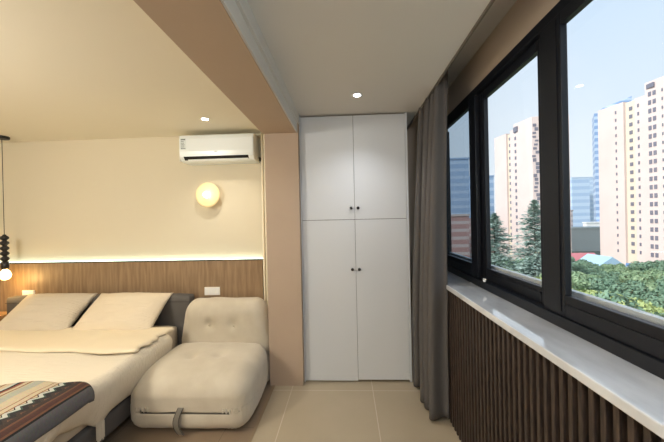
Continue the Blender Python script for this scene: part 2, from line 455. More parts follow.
new_obj('bulb', bm, mat('pendant_bulb', (255, 246, 220), .3, emit=(255, 218, 140), emit_s=4), pd, smooth=True)
L = bpy.data.lights.new('pendant_light', 'POINT'); L.energy = 2.4; L.color = lin((255, 206, 130)); L.shadow_soft_size = .05
o = bpy.data.objects.new('pendant_light', L); C.objects.link(o); o.location = (-3.547, 2.93, .985)

# ------------------------------------------------------------------ nightstand
ns = thing('nightstand', 'light wood bedside table left of the bed', 'nightstand', (-3.82, 2.92, 0))
box('body', -.22, .22, -.16, .165, .12, .62, M['wood2'], ns, bev=.004)
box('top', -.235, .235, -.18, .17, .62, .655, M['wood2'], ns, bev=.004)
for z in (.15, .39):
    d = box('drawer', -.21, .21, -.178, -.161, z, z+.215, M['wood2'], ns, bev=.003)
    bm = bmesh.new(); lathe(bm, [(.008, -.178), (.012, -.19), (.012, -.198), (.001, -.2)], (0, 0, z+.11), 'Y', 16); new_obj('knob', bm, M['black'], d)
for sx in (-.19, .19):
    for sy in (-.13, .13):
        bm = bmesh.new(); lathe(bm, [(.012, 0), (.018, .12)], (sx, sy, 0), n=12); new_obj('leg', bm, M['wood2'], ns)

# ------------------------------------------------------------------ bed
bed = thing('bed', 'double bed with dark grey upholstered headboard and base', 'bed', (-2.58, 2.05, 0))
rounded('headboard', (1.96, .13, .62), (.03, .03, .03), M['bedgrey'], bed, cuts=12, loc=(0, .965, .53))
box('headboard_seam', -.975, .975, .898, .903, .775, .779, M['seam'], bed)
rounded('base', (1.78, 2.06, .17), (.03, .03, .03), M['bedgrey'], bed, cuts=10, loc=(0, -.14, .17))
for sx in (-.76, .76):
    for sy in (-1.0, .75): box('leg', sx-.03, sx+.03, sy-.03, sy+.03, 0, .09, M['black'], bed, bev=.004)
def mdis(p):
    p.z += .004*noise.noise(p*3); return p
rounded('mattress', (1.77, 2.02, .31), (.06, .06, .05), M['sheet'], bed, cuts=16, disp=mdis, loc=(0, -.12, .405))

# soft surface path across the bed: s = distance to the left of the right hem
XR = -1.578; HEMZ = .285; TOPZ = .592; RC = .075
def drape(s, y, off=0, hem=HEMZ):
    """s measured from the hem (0) up the side, round the edge and to the left over the top"""
    side = TOPZ-RC-hem
    wav = .016*math.sin(y*9+.6)+.008*math.sin(y*23)
    if s < side:
        t = s/side; x = XR-.082*(1-t)**1.3+wav*.5*(1-t)+.010*math.sin(PI*t); z = hem+s
        n = (1, 0)
    elif s < side+RC*PI/2:
        a = (s-side)/RC; x = XR-RC+RC*math.cos(a); z = TOPZ-RC+RC*math.sin(a); n = (math.cos(a), math.sin(a))
    else:
        x = XR-RC-(s-side-RC*PI/2); z = TOPZ; n = (0, 1)
    q = Vector((x*2.3, y*2.3, z*2.3))
    w = .016*noise.noise(q)+.007*noise.noise(q*3.1)
    wt = 1 if s > side else s/side
    return Vector((x+n[0]*(off+w*.6*wt), y, z+n[1]*(off+w)))
def drape_sheet(name, s0, s1, yfar, ynear, m, off, hem=HEMZ, ns=120, ny=90, thick=.02, edge=None, uv=False, hemf=None):
    P = np.zeros((ny, ns, 3)); U = np.zeros((ny, ns, 2))
    for j in range(ny):
        for i in range(ns):
            s = s0+(s1-s0)*i/(ns-1)
            yf = yfar+(edge(s) if edge else 0)
            y = yf+(ynear-yf)*j/(ny-1)
            h = hem+(hemf(y) if hemf else 0)
            p = drape(s, y, off, h)
            # rounded far edge
            d = (yf-y)
            if d < .03: p.z -= .012*(1-d/.03)**2
            P[j, i] = p; U[j, i] = (s, d)
    me = grid_mesh(name, P, U)
    o = new_obj(name, me, m, smooth=True)
    so = o.modifiers.new('t', 'SOLIDIFY'); so.thickness = thick; so.offset = 1
    # normals: make sure thickness grows outwards
    return o
dv = drape_sheet('duvet', 0, 2.0, 2.62, .92, M['duvet'], 0, thick=-.02, hemf=lambda y: .10*max(0, 1-abs(y-1.62)/.28)-.05*max(0, 1-abs(y-1.9)/.1))
tag(dv, 'cream quilted duvet spread over the bed and hanging at its side', 'duvet')
# turned back upper layer of the duvet
def fold_obj():
    nx, ny = 110, 50
    P = np.zeros((ny, nx, 3))
    for j in range(ny):
        t = j/(ny-1)
        for i in range(nx):
            u = i/(nx-1)
            xr = -1.61+.012*math.sin(t*13)+.01*math.sin(t*29)
            x = xr+(-3.55-xr)*u
            yn = 2.185+.02*math.sin(x*4.2)+.012*math.sin(x*11)+.05*max(0, (-1.75-x))*.0
            y = 2.70+(yn-2.70)*t
            q = Vector((x*2.1, y*2.1, .3))
            z = .622+.010*noise.noise(q)+.008*noise.noise(q*3.3)
            e = min(1, (1-t)*.515/.05, (x-xr)/-.05 if xr-x < .05 else 1, t*.5/.04+.0)
            e = max(0, min(1, e)); z -= .020*(1-math.sqrt(1-(1-e)**2))
            P[j, i] = (x, y, z)
    o = new_obj('folded_layer', grid_mesh('folded_layer', P), M['fold'], smooth=True)
    so = o.modifiers.new('t', 'SOLIDIFY'); so.thickness = -.012; so.offset = 1
    return o
fo = fold_obj(); fo.parent = dv; fo['label'] = 'smooth yellowish turned-back layer'
# fringe tassel at the hanging corner
bm = bmesh.new()
for k in range(14):
    a = k*.45
    x0, y0 = XR-.07+.01*math.cos(a*3), 1.90+.004*k-.028
    bx(bm, x0-.003, x0+.003, y0-.003, y0+.003, .15+.006*(k % 3), .27)
t = new_obj('tassel', bm, M['duvet'], dv)

# ---- patterned throw
def throw_mat():
    m = mat('woven_throw', (200, 190, 175), .95, bump=.5, bump_scale=240)
    nt = m.node_tree; b = nt.nodes['Principled BSDF']
    uv = nt.nodes.new('ShaderNodeUVMap'); uv.uv_map = 'UVMap'
    sep = nt.nodes.new('ShaderNodeSeparateXYZ'); nt.links.new(uv.outputs[0], sep.inputs[0])
    def math_(op, a, b_=None, c=None):
        n = nt.nodes.new('ShaderNodeMath'); n.operation = op
        for k, v in enumerate((a, b_, c)):
            if v is None: continue
            if isinstance(v, (int, float)): n.inputs[k].default_value = v
            else: nt.links.new(v, n.inputs[k])
        return n.outputs[0]
    U, V = sep.outputs['X'], sep.outputs['Y']
    ramp = nt.nodes.new('ShaderNodeValToRGB'); ramp.color_ramp.interpolation = 'CONSTANT'
    zig = math_('PINGPONG', V, .030)                      # 0..0.022 triangle wave, 44 mm period
    U2 = math_('SUBTRACT', U, math_('MULTIPLY', math_('MULTIPLY', math_('GREATER_THAN', U, .150), math_('LESS_THAN', U, .252)), math_('MULTIPLY', zig, 1.3)))
    # band boundaries in metres from the hem
    grey = (104, 102, 104); dred = (92, 40, 32); dk = (34, 34, 34); teal = (60, 84, 76); wht = (200, 204, 196); br = (140, 92, 56); cr = (206, 190, 160)
    bands = [(0, grey), (.085, dk), (.091, (120, 82, 62)), (.099, (84, 56, 48)), (.118, (112, 76, 58)), (.128, (60, 48, 42)), (.152, dk), (.182, teal), (.192, wht), (.222, dk), (.228, cr), (.250, br), (.26, cr), (.29, (150, 110, 84)), (.30, cr),
             (.37, (176, 178, 166)), (.43, (190, 184, 160)), (.45, br), (.462, cr), (.49, (120, 100, 80)), (.50, (150, 70, 50)), (.51, dk), (.53, wht), (.55, cr), (.58, br), (.59, cr), (.63, teal), (.65, cr)]
    # repeat the inner bands over the rest
    el = ramp.color_ramp.elements
    el[0].position = 0; el[0].color = (*lin(bands[0][1]), 1)
    el[1].position = bands[1][0]; el[1].color = (*lin(bands[1][1]), 1)
    for p, c in bands[2:]:
        e = el.new(min(1, p)); e.color = (*lin(c), 1)
    rep = math_('ADD', .30, math_('MODULO', math_('SUBTRACT', U2, .30), .35))
    Uf = math_('ADD', math_('MULTIPLY', math_('GREATER_THAN', U2, .65), rep), math_('MULTIPLY', math_('LESS_THAN', U2, .6500001), U2))
    nt.links.new(Uf, ramp.inputs['Fac'])
    nz = nt.nodes.new('ShaderNodeTexNoise'); nz.inputs['Scale'].default_value = 90; nt.links.new(uv.outputs[0], nz.inputs['Vector'])
    mx = nt.nodes.new('ShaderNodeMix'); mx.data_type = 'RGBA'; mx.blend_type = 'MULTIPLY'; mx.inputs[0].default_value = .55
    nt.links.new(ramp.outputs[0], mx.inputs[6]); nt.links.new(nz.outputs['Color'], mx.inputs[7])
    g = nt.nodes.new('ShaderNodeMix'); g.data_type = 'RGBA'; g.inputs[0].default_value = .25
    nt.links.new(mx.outputs[2], g.inputs[6]); nt.links.new(ramp.outputs[0], g.inputs[7])
    nt.links.new(g.outputs[2], b.inputs['Base Color'])
    return m
th = drape_sheet('throw_blanket', 0, 1.9, 1.74, .98, throw_mat(),   .024, hem=.49, ns=160, ny=60, thick=-.008,
                 edge=lambda s: .045*math.sin(min(s, 1.2)*4.5)+.012*math.sin(s*17))
tag(th, 'ethnic patterned throw with grey border lying across the bed', 'throw blanket')

# ---- pillows
def pillow(w, h, T, seed, m, lab, loc, rot, grp):
    n, k = 44, 32
    verts = []; rr = random.Random(seed); off = Vector((rr.uniform(0, 9), rr.uniform(0, 9), rr.uniform(0, 9)))
    def pt(u, v, sg):
        eu, ev = 1-abs(u)**2.6, 1-abs(v)**2.6
        t = T*max(0, eu)**.6*max(0, ev)**.6
        px = u*w/2*(1-.055*(1-v*v)*abs(u)**3)+0; py = v*h/2*(1-.07*(1-u*u)*abs(v)**3)
        q = Vector((px*5, py*5, sg*.5))+off
        wr = (.012*noise.noise(q)+.006*noise.noise(q*3))*(eu*ev)**.3 if eu > 0 and ev > 0 else 0
        # radial creases from the corners
        c = math.sin(math.atan2(abs(v)-1.05, abs(u)-1.05)*14)*.004*max(0, abs(u)*abs(v)-.2)
        return (px, py, sg*(t/2)+sg*wr+c)
    bm = bmesh.new(); G = {}
    for sg in (1, -1):
        for j in range(k+1):
            for i in range(n+1):
                u = -1+2*i/n; v = -1+2*j/k
                b_ = i in (0, n) or j in (0, k)
                if sg == -1 and b_: G[sg, i, j] = G[1, i, j]; continue
                G[sg, i, j] = bm.verts.new(pt(u, v, sg))
        for j in range(k):
            for i in range(n):
                f = [G[sg, i, j], G[sg, i+1, j], G[sg, i+1, j+1], G[sg, i, j+1]]
                bm.faces.new(f if sg == 1 else f[::-1])
    o = new_obj('pillow', bm, m, smooth=True)
    o.location = loc; o.rotation_euler = rot
    return tag(o, lab, 'pillow', grp)
M['pillow'] = mat('pillow_cotton', (222, 208, 184), .9, bump=.9, bump_scale=8, bstretch=(.4, 12, 1))
pillow(.78, .49, .21, 3, M['pillow'], 'striped cream pillow in the middle beside the sofa side of the bed', (-2.175, 2.80, .715), (math.radians(37), 0, math.radians(-1)), None)
M['pillow2'] = mat('pillow_grey_cotton', (208, 196, 176), .9, bump=1.0, bump_scale=8, bstretch=(.4, 12, 1))
pillow(.74, .49, .22, 8, M['pillow2'], 'creased greyish cream pillow in front of the left switch plate', (-2.965, 2.80, .715), (math.radians(37), 0, math.radians(1)), None)

# ------------------------------------------------------------------ sofa
sf = thing('chaise_sofa', 'low cream tufted armless sofa bed beside the bed', 'sofa', (-1.212, 2.485, 0))
def g2(dx, dz, r): return math.exp(-(dx*dx+dz*dz)/(2*r*r))
def seat_disp(p):
    # p relative to the seat centre (size .98 x .68 x .42)
    q = p.copy()
    k = 1-.04*max(0, p.y/.34)            # slightly narrower to the back
    q.x *= k
    q.x *= 1+.03*(1-(p.z/.21)**2)
    front = max(0, (-p.y-.1)/.24)
    # pleats gathered at the front corners
    ang = math.atan2(-p.y, abs(p.x))
    w = max(0, 1-((abs(p.x)-.36)/.12)**2)*front if abs(p.x) > .24 else 0
    q.y += .005*w*math.sin(p.x*260)*max(0, min(1, (.16-p.z)/.2))
    rad = max(0, 1-abs(p.z+.05)/.16)
    q += Vector((math.copysign(1, p.x), 0, 0))*.004*math.sin(p.y*150)*rad*front*(abs(p.x) > .40)
    # groove of the zip
    if p.y < -.2: q.y += .016*math.exp(-((p.z+.035)/.014)**2)*(1 if abs(p.x) < .34 else 0)
    if p.z > 0:
        for tx, ty in ((-.115, -.02), (.12, .0)): q.z -= .028*g2(p.x-tx, p.y-ty, .035)
        q.z += .014*(1-(p.x/.5)**2)
        q.z -= .05*max(0, (-p.y-.02)/.34)**1.5     # slopes to the front
    n = noise.noise(p*7); q += Vector((0, 0, 1))*.006*n + Vector((1, 0, 0))*.003*noise.noise(p*11)
    return q
rounded('seat', (.925, .73, .435), (.13, .17, .12), M['sofa'], sf, cuts=70, disp=seat_disp, loc=(0, .01, .222))
def back_disp(p):
    q = p.copy()
    k = 1-.10*max(0, (p.z+.1)/.3)
    q.x *= k
    q.y += .045*(p.z+.2)
    if p.y < 0:
        for tx, tz in ((-.135, .075), (.105, .07)): q.y += .034*g2(p.x-tx, p.z-tz, .035)
        q.y -= .02*(1-(p.x/.45)**2)
    n = noise.noise(p*6+Vector((3, 3, 3))); q += Vector((0, 1, 1))*.006*n
    return q
rounded('backrest', (.90, .22, .58), (.13, .10, .14), M['sofa'], sf, cuts=50, disp=back_disp, loc=(.008, .44, .525))
# base block below the back
rounded('rear_base', (.84, .20, .30), (.06, .06, .05), M['sofa'], sf, cuts=10, loc=(.02, .44, .155))
# buttons
for tx, ty in ((-.115, .005), (.12, .025)):
    bm = bmesh.new(); lathe(bm, [(.001, .0), (.011, .0), (.013, .003), (.009, .006), (.001, .007)], (tx, ty, .415), n=16); new_obj('button', bm, M['sofa'], sf, smooth=True)
for tx, tz in ((-.125, .58), (.115, .575)):
    bm = bmesh.new(); lathe(bm, [(.001, 0), (.011, 0), (.013, -.003), (.009, -.006), (.001, -.007)], (tx, .345, tz), 'Y', n=16); new_obj('button', bm, M['sofa'], sf, smooth=True)
# zip and strap on the front
zp = box('zip', -.335, .335, -.352, -.328, .172, .200, M['strap'], sf, bev=.003)
box('zip_teeth', -.33, .33, -.3545, -.351, .182, .190, M['dark'], zp)
def strap_obj():
    pts = []
    for k in range(25):
        t = k/24
        z = .225-.20*t
        y = -.362-.022*math.sin(PI*t)
        x = -.02-.028*math.sin(PI*t)
        pts.append((x, y, z))
    bm = bmesh.new(); prev = None
    for (x, y, z) in pts:
        r = [bm.verts.new((x-.022, y, z)), bm.verts.new((x+.022, y, z)), bm.verts.new((x+.022, y+.006, z)), bm.verts.new((x-.022, y+.006, z))]
        if prev:
            for i in range(4): bm.faces.new((prev[i], prev[(i+1) % 4], r[(i+1) % 4], r[i]))
        else: bm.faces.new(r)
        prev = r
    bm.faces.new(prev); bmesh.ops.recalc_face_normals(bm, faces=bm.faces[:])
    o = new_obj('strap', bm, M['strap'], sf, smooth=False)
    bm = bmesh.new()
    for dx in (-.022, .018):
        prev = None
        for (x, y, z) in pts:
            r = [bm.verts.new((x+dx, y-.0015, z)), bm.verts.new((x+dx+.004, y-.0015, z))]
            if prev: bm.faces.new((prev[0], prev[1], r[1], r[0]))
            prev = r
    new_obj('strap_edge', bm, M['dark'], o)
strap_obj()

# ================================================================== outside
GZ = -18.0
gm = mat('ground_outside', (122, 124, 112), .95, col2=(96, 108, 84), noise_scale=.06)
bm = bmesh.new(); bx(bm, 4, 620, -200, 620, GZ-1, GZ); g = new_obj('ground', bm, gm); g['kind'] = 'structure'

def prism(bm, pts, z0, z1):
    a = [bm.verts.new((x, y, z0)) for x, y in pts]; b_ = [bm.verts.new((x, y, z1)) for x, y in pts]
    n = len(pts)
    for i in range(n): bm.faces.new((a[i], a[(i+1) % n], b_[(i+1) % n], b_[i]))
    bm.faces.new(a); bm.faces.new(b_); bmesh.ops.recalc_face_normals(bm, faces=bm.faces[:])

WIN = mat('tower_window', (118, 118, 130), .3); AIRC = mat('tower_ac_unit', (150, 146, 146), .6)
PINK = mat('tower_pink_render', (222, 205, 198), .9, col2=(217, 200, 193), noise_scale=.15)
CREAM = mat('tower_cream_render', (220, 208, 188), .9)
def unit(v): l = math.hypot(*v); return (v[0]/l, v[1]/l)
def frame_pts(P, d, t): return (P[0]+d[0]*t, P[1]+d[1]*t)
wmeshes = {}
def window_set(bld, P, d, nrm, cols, budget, floor_h=2.9):
    """cols: (t, width, height, z0, z1, kind). Each window its own part up to the budget, the rest as one"""
    spots = []
    for t, w, h, z0, z1, jitter in cols:
        z = z1-2.2; rr = random.Random(int(t*10))
        while z > z0:
            tt = t+(rr.uniform(-.8, .8) if jitter else 0)
            hh = h*(rr.uniform(.6, 1.5) if jitter else 1)
            spots.append((tt, w, hh, z)); z -= floor_h*(.55 if jitter else 1)
    spots.sort(key=lambda s: -s[1]*s[2])
    ang = math.atan2(d[1], d[0]); rest = bmesh.new(); left = 0
    for k, (t, w, h, z) in enumerate(spots):
        x, y = P[0]+d[0]*t+nrm[0]*.02, P[1]+d[1]*t+nrm[1]*.02
        if budget > 0:
            key = (round(w, 2), round(h, 2))
            if key not in wmeshes:
                bm = bmesh.new(); bx(bm, -w/2, w/2, -.12, .12, -h/2, h/2)
                me = bpy.data.meshes.new('window'); bm.to_mesh(me); bm.free(); me.materials.append(WIN); wmeshes[key] = me
            o = bpy.data.objects.new('window', wmeshes[key]); C.objects.link(o); o.parent = bld
            o.location = (x, y, z); o.rotation_euler = (0, 0, ang); budget -= 1
        else:
            b0 = len(rest.verts); r = bmesh.ops.create_cube(rest, size=1); vs = r['verts']
            bmesh.ops.scale(rest, vec=(w, .24, h), verts=vs)
            bmesh.ops.rotate(rest, matrix=Matrix.Rotation(ang, 3, 'Z'), cent=(0, 0, 0), verts=vs)
            bmesh.ops.translate(rest, vec=(x, y, z), verts=vs); left += 1
    if left:
        o = new_obj('small_windows', rest, WIN, bld); o['kind'] = 'stuff'
    else: rest.free()
    return budget

# right tower
d = unit((.19, -.98)); nrm = (-.98, -.19)
P0 = (101.4, 125.0)
rt = thing('apartment_tower', 'pink high-rise on the right with paired window columns and stepped roof', 'building', (0, 0, 0), group=None)
def seg(name, bld, P, d, nrm, t0, t1, z1, m, rec=0, depth=18):
    a = frame_pts(P, d, t0); b_ = frame_pts(P, d, t1)
    q = lambda p, e: (p[0]-nrm[0]*e, p[1]-nrm[1]*e)
    bm = bmesh.new(); prism(bm, [q(a, rec), q(b_, rec), q(b_, depth), q(a, depth)], GZ, z1)
    return new_obj(name, bm, m, bld)
seg('wing', rt, P0, d, nrm, 0, 9.2, 42.8, PINK)
seg('recessed_bay', rt, P0, d, nrm, 9.2, 12.6, 42.4, CREAM, rec=1.0)
seg('wing', rt, P0, d, nrm, 12.6, 16, 42.6, PINK, rec=.3)
seg('main_block', rt, P0, d, nrm, 16, 48, 46.6, PINK)
rb = seg('roof_block', rt, P0, d, nrm, 26, 40, 49.5, PINK, rec=1.5, depth=12)
Pr = (P0[0]+.98*.95, P0[1]+.19*.95)
window_set(rt, Pr, d, nrm, [(10.9, 1.0, 1.3, GZ+3, 42, False)], 24)
window_set(rt, (P0[0], P0[1]), d, nrm, [(6.6, .45, 1.1, GZ+3, 42, False)], 0)
window_set(rt, (P0[0]+.3, P0[1]), d, nrm, [(13.7, .5, 1.2, GZ+3, 42, False)], 0)
window_set(rt, P0, d, nrm, [(17.4, .85, 1.5, GZ+3, 44.5, False), (18.7, .85, 1.5, GZ+3, 44.5, False), (20.9, .35, 1.0, GZ+3, 44.5, False),
                            (25.5, .7, 1.2, GZ+3, 44.5, False), (28.5, 1.1, 1.4, GZ+3, 44.5, False)], 76)
o = box('roof_vent', 0, .4, 0, .0+2.4, 0, 1.5, WIN, rt); o.location = (P0[0]+d[0]*17.0-.3, P0[1]+d[1]*17.0-2.0, 44.3); 
# middle tower
P1 = (73.0, 150.0)
mt = thing('apartment_tower', 'cream pink high-rise seen in the middle pane behind the conifers', 'building')
seg('wing', mt, P1, d, nrm, 0, 8.0, 39.6, PINK, depth=14)
seg('recessed_bay', mt, P1, d, nrm, 8, 10.2, 39.0, CREAM, rec=.8, depth=14)
seg('wing', mt, P1, d, nrm, 10.2, 12.6, 40.2, PINK, rec=.2, depth=14)
Cn = frame_pts(P1, d, 22.8)
bm = bmesh.new(); c0 = frame_pts(P1, d, 12.6)
prism(bm, [c0, Cn, (Cn[0]+13.8, Cn[1]-1.4), (Cn[0]+15, Cn[1]+10), (c0[0]+16, c0[1]+3)], GZ, 42.3)
new_obj('main_block', bm, PINK, mt)
window_set(mt, (P1[0]+.8, P1[1]), d, nrm, [(9.1, .9, 1.3, GZ+3, 39, False)], 20)
window_set(mt, (P1[0], P1[1]), d, nrm, [(13.6, .9, 1.4, GZ+3, 41, False)], 22)
d2 = unit((1, -.1)); n2 = (-.1, -1)
window_set(mt, Cn, d2, n2, [(1.3, 1.3, 1.0, GZ+3, 41, True), (12.5, .8, 1.2, GZ+3, 41, False)], 50)
o = box('roof_vent', 0, 1.4, 0, 2.6, 0, 2.2, WIN, mt); o.location = (c0[0]-.2, c0[1]-2.6, 38.6)

# glass towers and low buildings farther off
def banded(name, c1, c2, per, frac=.5):
    m = mat(name, c1, .35)
    nt = m.node_tree; b = nt.nodes['Principled BSDF']
    tc = nt.nodes.new('ShaderNodeTexCoord'); sp = nt.nodes.new('ShaderNodeSeparateXYZ'); nt.links.new(tc.outputs['Object'], sp.inputs[0])
    a = nt.nodes.new('ShaderNodeMath'); a.operation = 'ADD'; a.inputs[1].default_value = 1000*per; nt.links.new(sp.outputs['Z'], a.inputs[0])
    mo = nt.nodes.new('ShaderNodeMath'); mo.operation = 'MODULO'; mo.inputs[1].default_value = per; nt.links.new(a.outputs[0], mo.inputs[0])
    lt = nt.nodes.new('ShaderNodeMath'); lt.operation = 'LESS_THAN'; lt.inputs[1].default_value = per*frac; nt.links.new(mo.outputs[0], lt.inputs[0])
    mc = nt.nodes.new('ShaderNodeMix'); mc.data_type = 'RGBA'; mc.inputs[6].default_value = (*lin(c2), 1); mc.inputs[7].default_value = (*lin(c1), 1)
    nt.links.new(lt.outputs[0], mc.inputs[0]); nt.links.new(mc.outputs[2], b.inputs['Base Color'])
    return m
def simple_building(name, lab, cat, X0, X1, Y0, Y1, z1, m, roof=None, parts=()):
    t = thing(name, lab, cat)
    box('walls', X0, X1, Y0, Y1, GZ, z1, m, t)
    box('roof', X0-.3, X1+.3, Y0-.3, Y1+.3, z1, z1+.8, roof or m, t)
    return t
blue = banded('blue_glass_bands', (140, 168, 206), (190, 208, 230), 4.0, .55)
bt = thing('glass_tower', 'tall blue banded glass tower just left of the pink high-rise', 'building')
bm = bmesh.new()
prism(bm, [(160, 200), (172, 198), (186, 200), (186, 215), (170.5, 215)], GZ, 66); new_obj('shaft', bm, blue, bt)
bm = bmesh.new()
a = [(162, 201, 66), (185, 201, 66), (185, 214, 66), (172, 214, 66)]; b2 = [(167, 202, 70), (185, 202, 77), (185, 213, 77), (174, 213, 70)]
va = [bm.verts.new(p) for p in a]; vb = [bm.verts.new(p) for p in b2]
for i in range(4): bm.faces.new((va[i], va[(i+1) % 4], vb[(i+1) % 4], vb[i]))
bm.faces.new(va); bm.faces.new(vb); bmesh.ops.recalc_face_normals(bm, faces=bm.faces[:]); new_obj('crown_top', bm, blue, bt)
haze1 = banded('hazed_glass', (176, 198, 222), (196, 212, 230), 5, .6); haze2 = banded('hazed_blue_block', (166, 190, 218), (190, 208, 228), 7, .5)  # distance haze is mixed into these two facade colours
simple_building('office_block', 'haze-paled grey blue office block beside the banded glass tower', 'building', 262, 285, 352, 362, 43, haze1)
simple_building('office_block', 'haze-paled blue glass block standing between grey office and banded tower', 'building', 240, 258, 330, 340, 40.5, haze2)
simple_building('glass_tower', 'blue glass tower at the left edge of the middle pane', 'building', 80, 94.5, 196, 205, 27, banded('blue_tower', (150, 176, 206), (178, 198, 220), 5, .6))
simple_building('glass_tower', 'blue grey tower seen in the far dusty pane', 'building', 46, 58, 186, 198, 36, banded('grey_blue_tower', (156, 178, 200), (184, 198, 214), 4, .6))
simple_building('glass_tower', 'slate blue tower in the far dusty pane beside the window post', 'building', 54, 67, 166, 176, 33, banded('slate_tower', (150, 172, 198), (176, 192, 210), 4, .6))
lowm = banded('brick_low', (178, 136, 128), (196, 176, 168), 3.2, .6)
simple_building('brick_block', 'red brick low-rise behind the far dusty pane', 'building', 38, 50.5, 126, 138, 2.0, lowm)
simple_building('brick_block', 'reddish low-rise left of the cream tower base', 'building', 58, 70, 146, 156, .2, banded('brick_low2', (186, 150, 142), (202, 184, 176), 3.2, .6))
greyl = banded('grey_low', (150, 146, 150), (188, 180, 180), 3.4, .5)
simple_building('low_block', 'grey brown office block below the pale towers', 'building', 141, 150, 206, 214, 4, greyl)
simple_building('low_block', 'long grey concrete slab block above the red roof', 'building', 116, 140, 165, 176, -6, mat('grey_block', (196, 200, 196), .9))
simple_building('low_block', 'white pavilion standing on the grey slab block', 'building', 151, 162, 196, 199, -4, M['white'])
# red roofed low building
rr_ = thing('shed', 'long low building with a red roof left of the blue gabled house', 'building')
box('walls', 66, 88, 106, 118, GZ, -15.2, mat('shed_wall', (200, 190, 180), .9), rr_)
def gable(name, x0, x1, y0, y1, z, h, m, par, axis='X'):
    bm = bmesh.new()
    if axis == 'X':
        pts = [(x0, y0, z), (x0, y1, z), (x1, y0, z), (x1, y1, z), (x0, (y0+y1)/2, z+h), (x1, (y0+y1)/2, z+h)]
        fs = [(0, 1, 4), (2, 5, 3), (0, 4, 5, 2), (1, 3, 5, 4), (0, 2, 3, 1)]
    else:
        pts = [(x0, y0, z), (x1, y0, z), (x0, y1, z), (x1, y1, z), ((x0+x1)/2, y0, z+h), ((x0+x1)/2, y1, z+h)]
        fs = [(0, 4, 1), (2, 3, 5), (0, 2, 5, 4), (1, 4, 5, 3), (0, 1, 3, 2)]
    vs = [bm.verts.new(p) for p in pts]
    for f in fs: bm.faces.new([vs[i] for i in f])
    bmesh.ops.recalc_face_normals(bm, faces=bm.faces[:])
    return new_obj(name, bm, m, par)
gable('roof', 65.5, 88.5, 105.5, 118.5, -15.2, 3.0, mat('red_roof', (184, 112, 118), .8), rr_)
bh = thing('house', 'pale blue gabled house in front of the pink tower', 'building')
box('walls', 72, 80, 90, 98, GZ, -13.8, mat('pale_blue_wall', (196, 218, 232), .9), bh)
gable('roof', 71.6, 80.4, 89.6, 98.4, -13.8, 3.0, mat('pale_blue_roof', (170, 202, 222), .7), bh, 'Y')
box('window', 75.6, 77.0, 89.9, 90.05, -15.3, -14.0, WIN, bh)
cn = thing('canopy_shed', 'white and blue low canopy right of the blue house', 'building')
box('walls', 88, 100, 92, 98, GZ, -14.8, mat('canopy_wall', (224, 226, 230), .9), cn); box('roof', 87.5, 100.5, 91.5, 98.5, -14.8, -14.0, mat('canopy_blue', (110, 150, 200), .6), cn)

# ---- trees
def leaf_cloud(centers, n, size, seed):
    rng = np.random.default_rng(seed)
    pts = []
    w = np.array([c[3]**2 for c in centers]); w = w/w.sum()
    ch = rng.choice(len(centers), n, p=w)
    v = rng.normal(size=(n, 3)); v /= np.linalg.norm(v, axis=1)[:, None]
    r = rng.uniform(.72, 1.03, n)[:, None]
    cs = np.array([c[:3] for c in centers])[ch]; rs = np.array([c[3] for c in centers])[ch][:, None]
    sq = np.array([1, 1, .8])
    p = cs+v*r*rs*sq
    nr = v+rng.normal(size=(n, 3))*.45; nr /= np.linalg.norm(nr, axis=1)[:, None]
    t = np.cross(nr, rng.normal(size=(n, 3))); t /= np.linalg.norm(t, axis=1)[:, None]
    b_ = np.cross(nr, t); s = size*rng.uniform(.6, 1.3, n)[:, None]
    V = np.stack([p-t*s, p-b_*s*.5, p+t*s, p+b_*s*.5], 1).reshape(-1, 3)
    F = np.arange(n*4).reshape(n, 4)
    me = bpy.data.meshes.new('crown'); me.from_pydata(V.tolist(), [], F.tolist()); me.update()
    return me
def leafm(name, a, b_):
    m = mat(name, a, .7, col2=b_, noise_scale=1.2)
    return m
G1 = leafm('leaf_green', (150, 172, 132), (112, 140, 104)); G2 = leafm('leaf_deep', (128, 156, 128), (92, 122, 98)); G3 = leafm('leaf_yellow', (192, 200, 130), (150, 170, 108))
G4 = leafm('needle_green', (186, 204, 194), (150, 172, 162)); BARK = mat('bark', (92, 80, 68), .95)
def blobs(seed, R, H, n):
    r = random.Random(seed); out = [(0, 0, H*.72, R*.55)]
    for k in range(n):
        a = 2*PI*k/n+r.uniform(-.3, .3); q = R*r.uniform(.4, .68)
        out.append((q*math.cos(a), q*math.sin(a), H*r.uniform(.52, .88), R*r.uniform(.26, .46)))
    return out
def trunk_mesh(H, R, seed):
    bm = bmesh.new(); lathe(bm, [(.28, 0), (.2, H*.3), (.12, H*.7)], n=8)
    r = random.Random(seed)
    for k in range(5):
        a = k*1.26; b_ = bmesh.ops.create_cone(bm, cap_ends=True, segments=6, radius1=.09, radius2=.03, depth=R)
        vs = b_['verts']; bmesh.ops.translate(bm, vec=(0, 0, R/2), verts=vs)
        bmesh.ops.rotate(bm, matrix=Matrix.Rotation(.8, 3, 'Y'), cent=(0, 0, 0), verts=vs); bmesh.ops.rotate(bm, matrix=Matrix.Rotation(a, 3, 'Z'), cent=(0, 0, 0), verts=vs)
        bmesh.ops.translate(bm, vec=(0, 0, H*.35), verts=vs)
    me = bpy.data.meshes.new('trunk'); bm.to_mesh(me); bm.free(); me.materials.append(BARK); return me
protos = []
for k, (mm, sd) in enumerate(((G1, 1), (G2, 2), (G3, 3), (G2, 5))):
    me = leaf_cloud(blobs(sd, 3.0, 8.0, 11), 5600, .20, sd); me.materials.append(mm)
    protos.append((me, trunk_mesh(8.0, 2.2, sd)))
KL = ['mid green round broadleaf tree in the mass below the window', 'deep green broadleaf tree in the mass below the window', 'yellow green broadleaf tree in the mass below the window', 'deep green broadleaf tree in the mass below the window']
GL = ['mid green trees below the window', 'deep green trees below the window', 'yellow green trees below the window', 'deep green trees below the window']
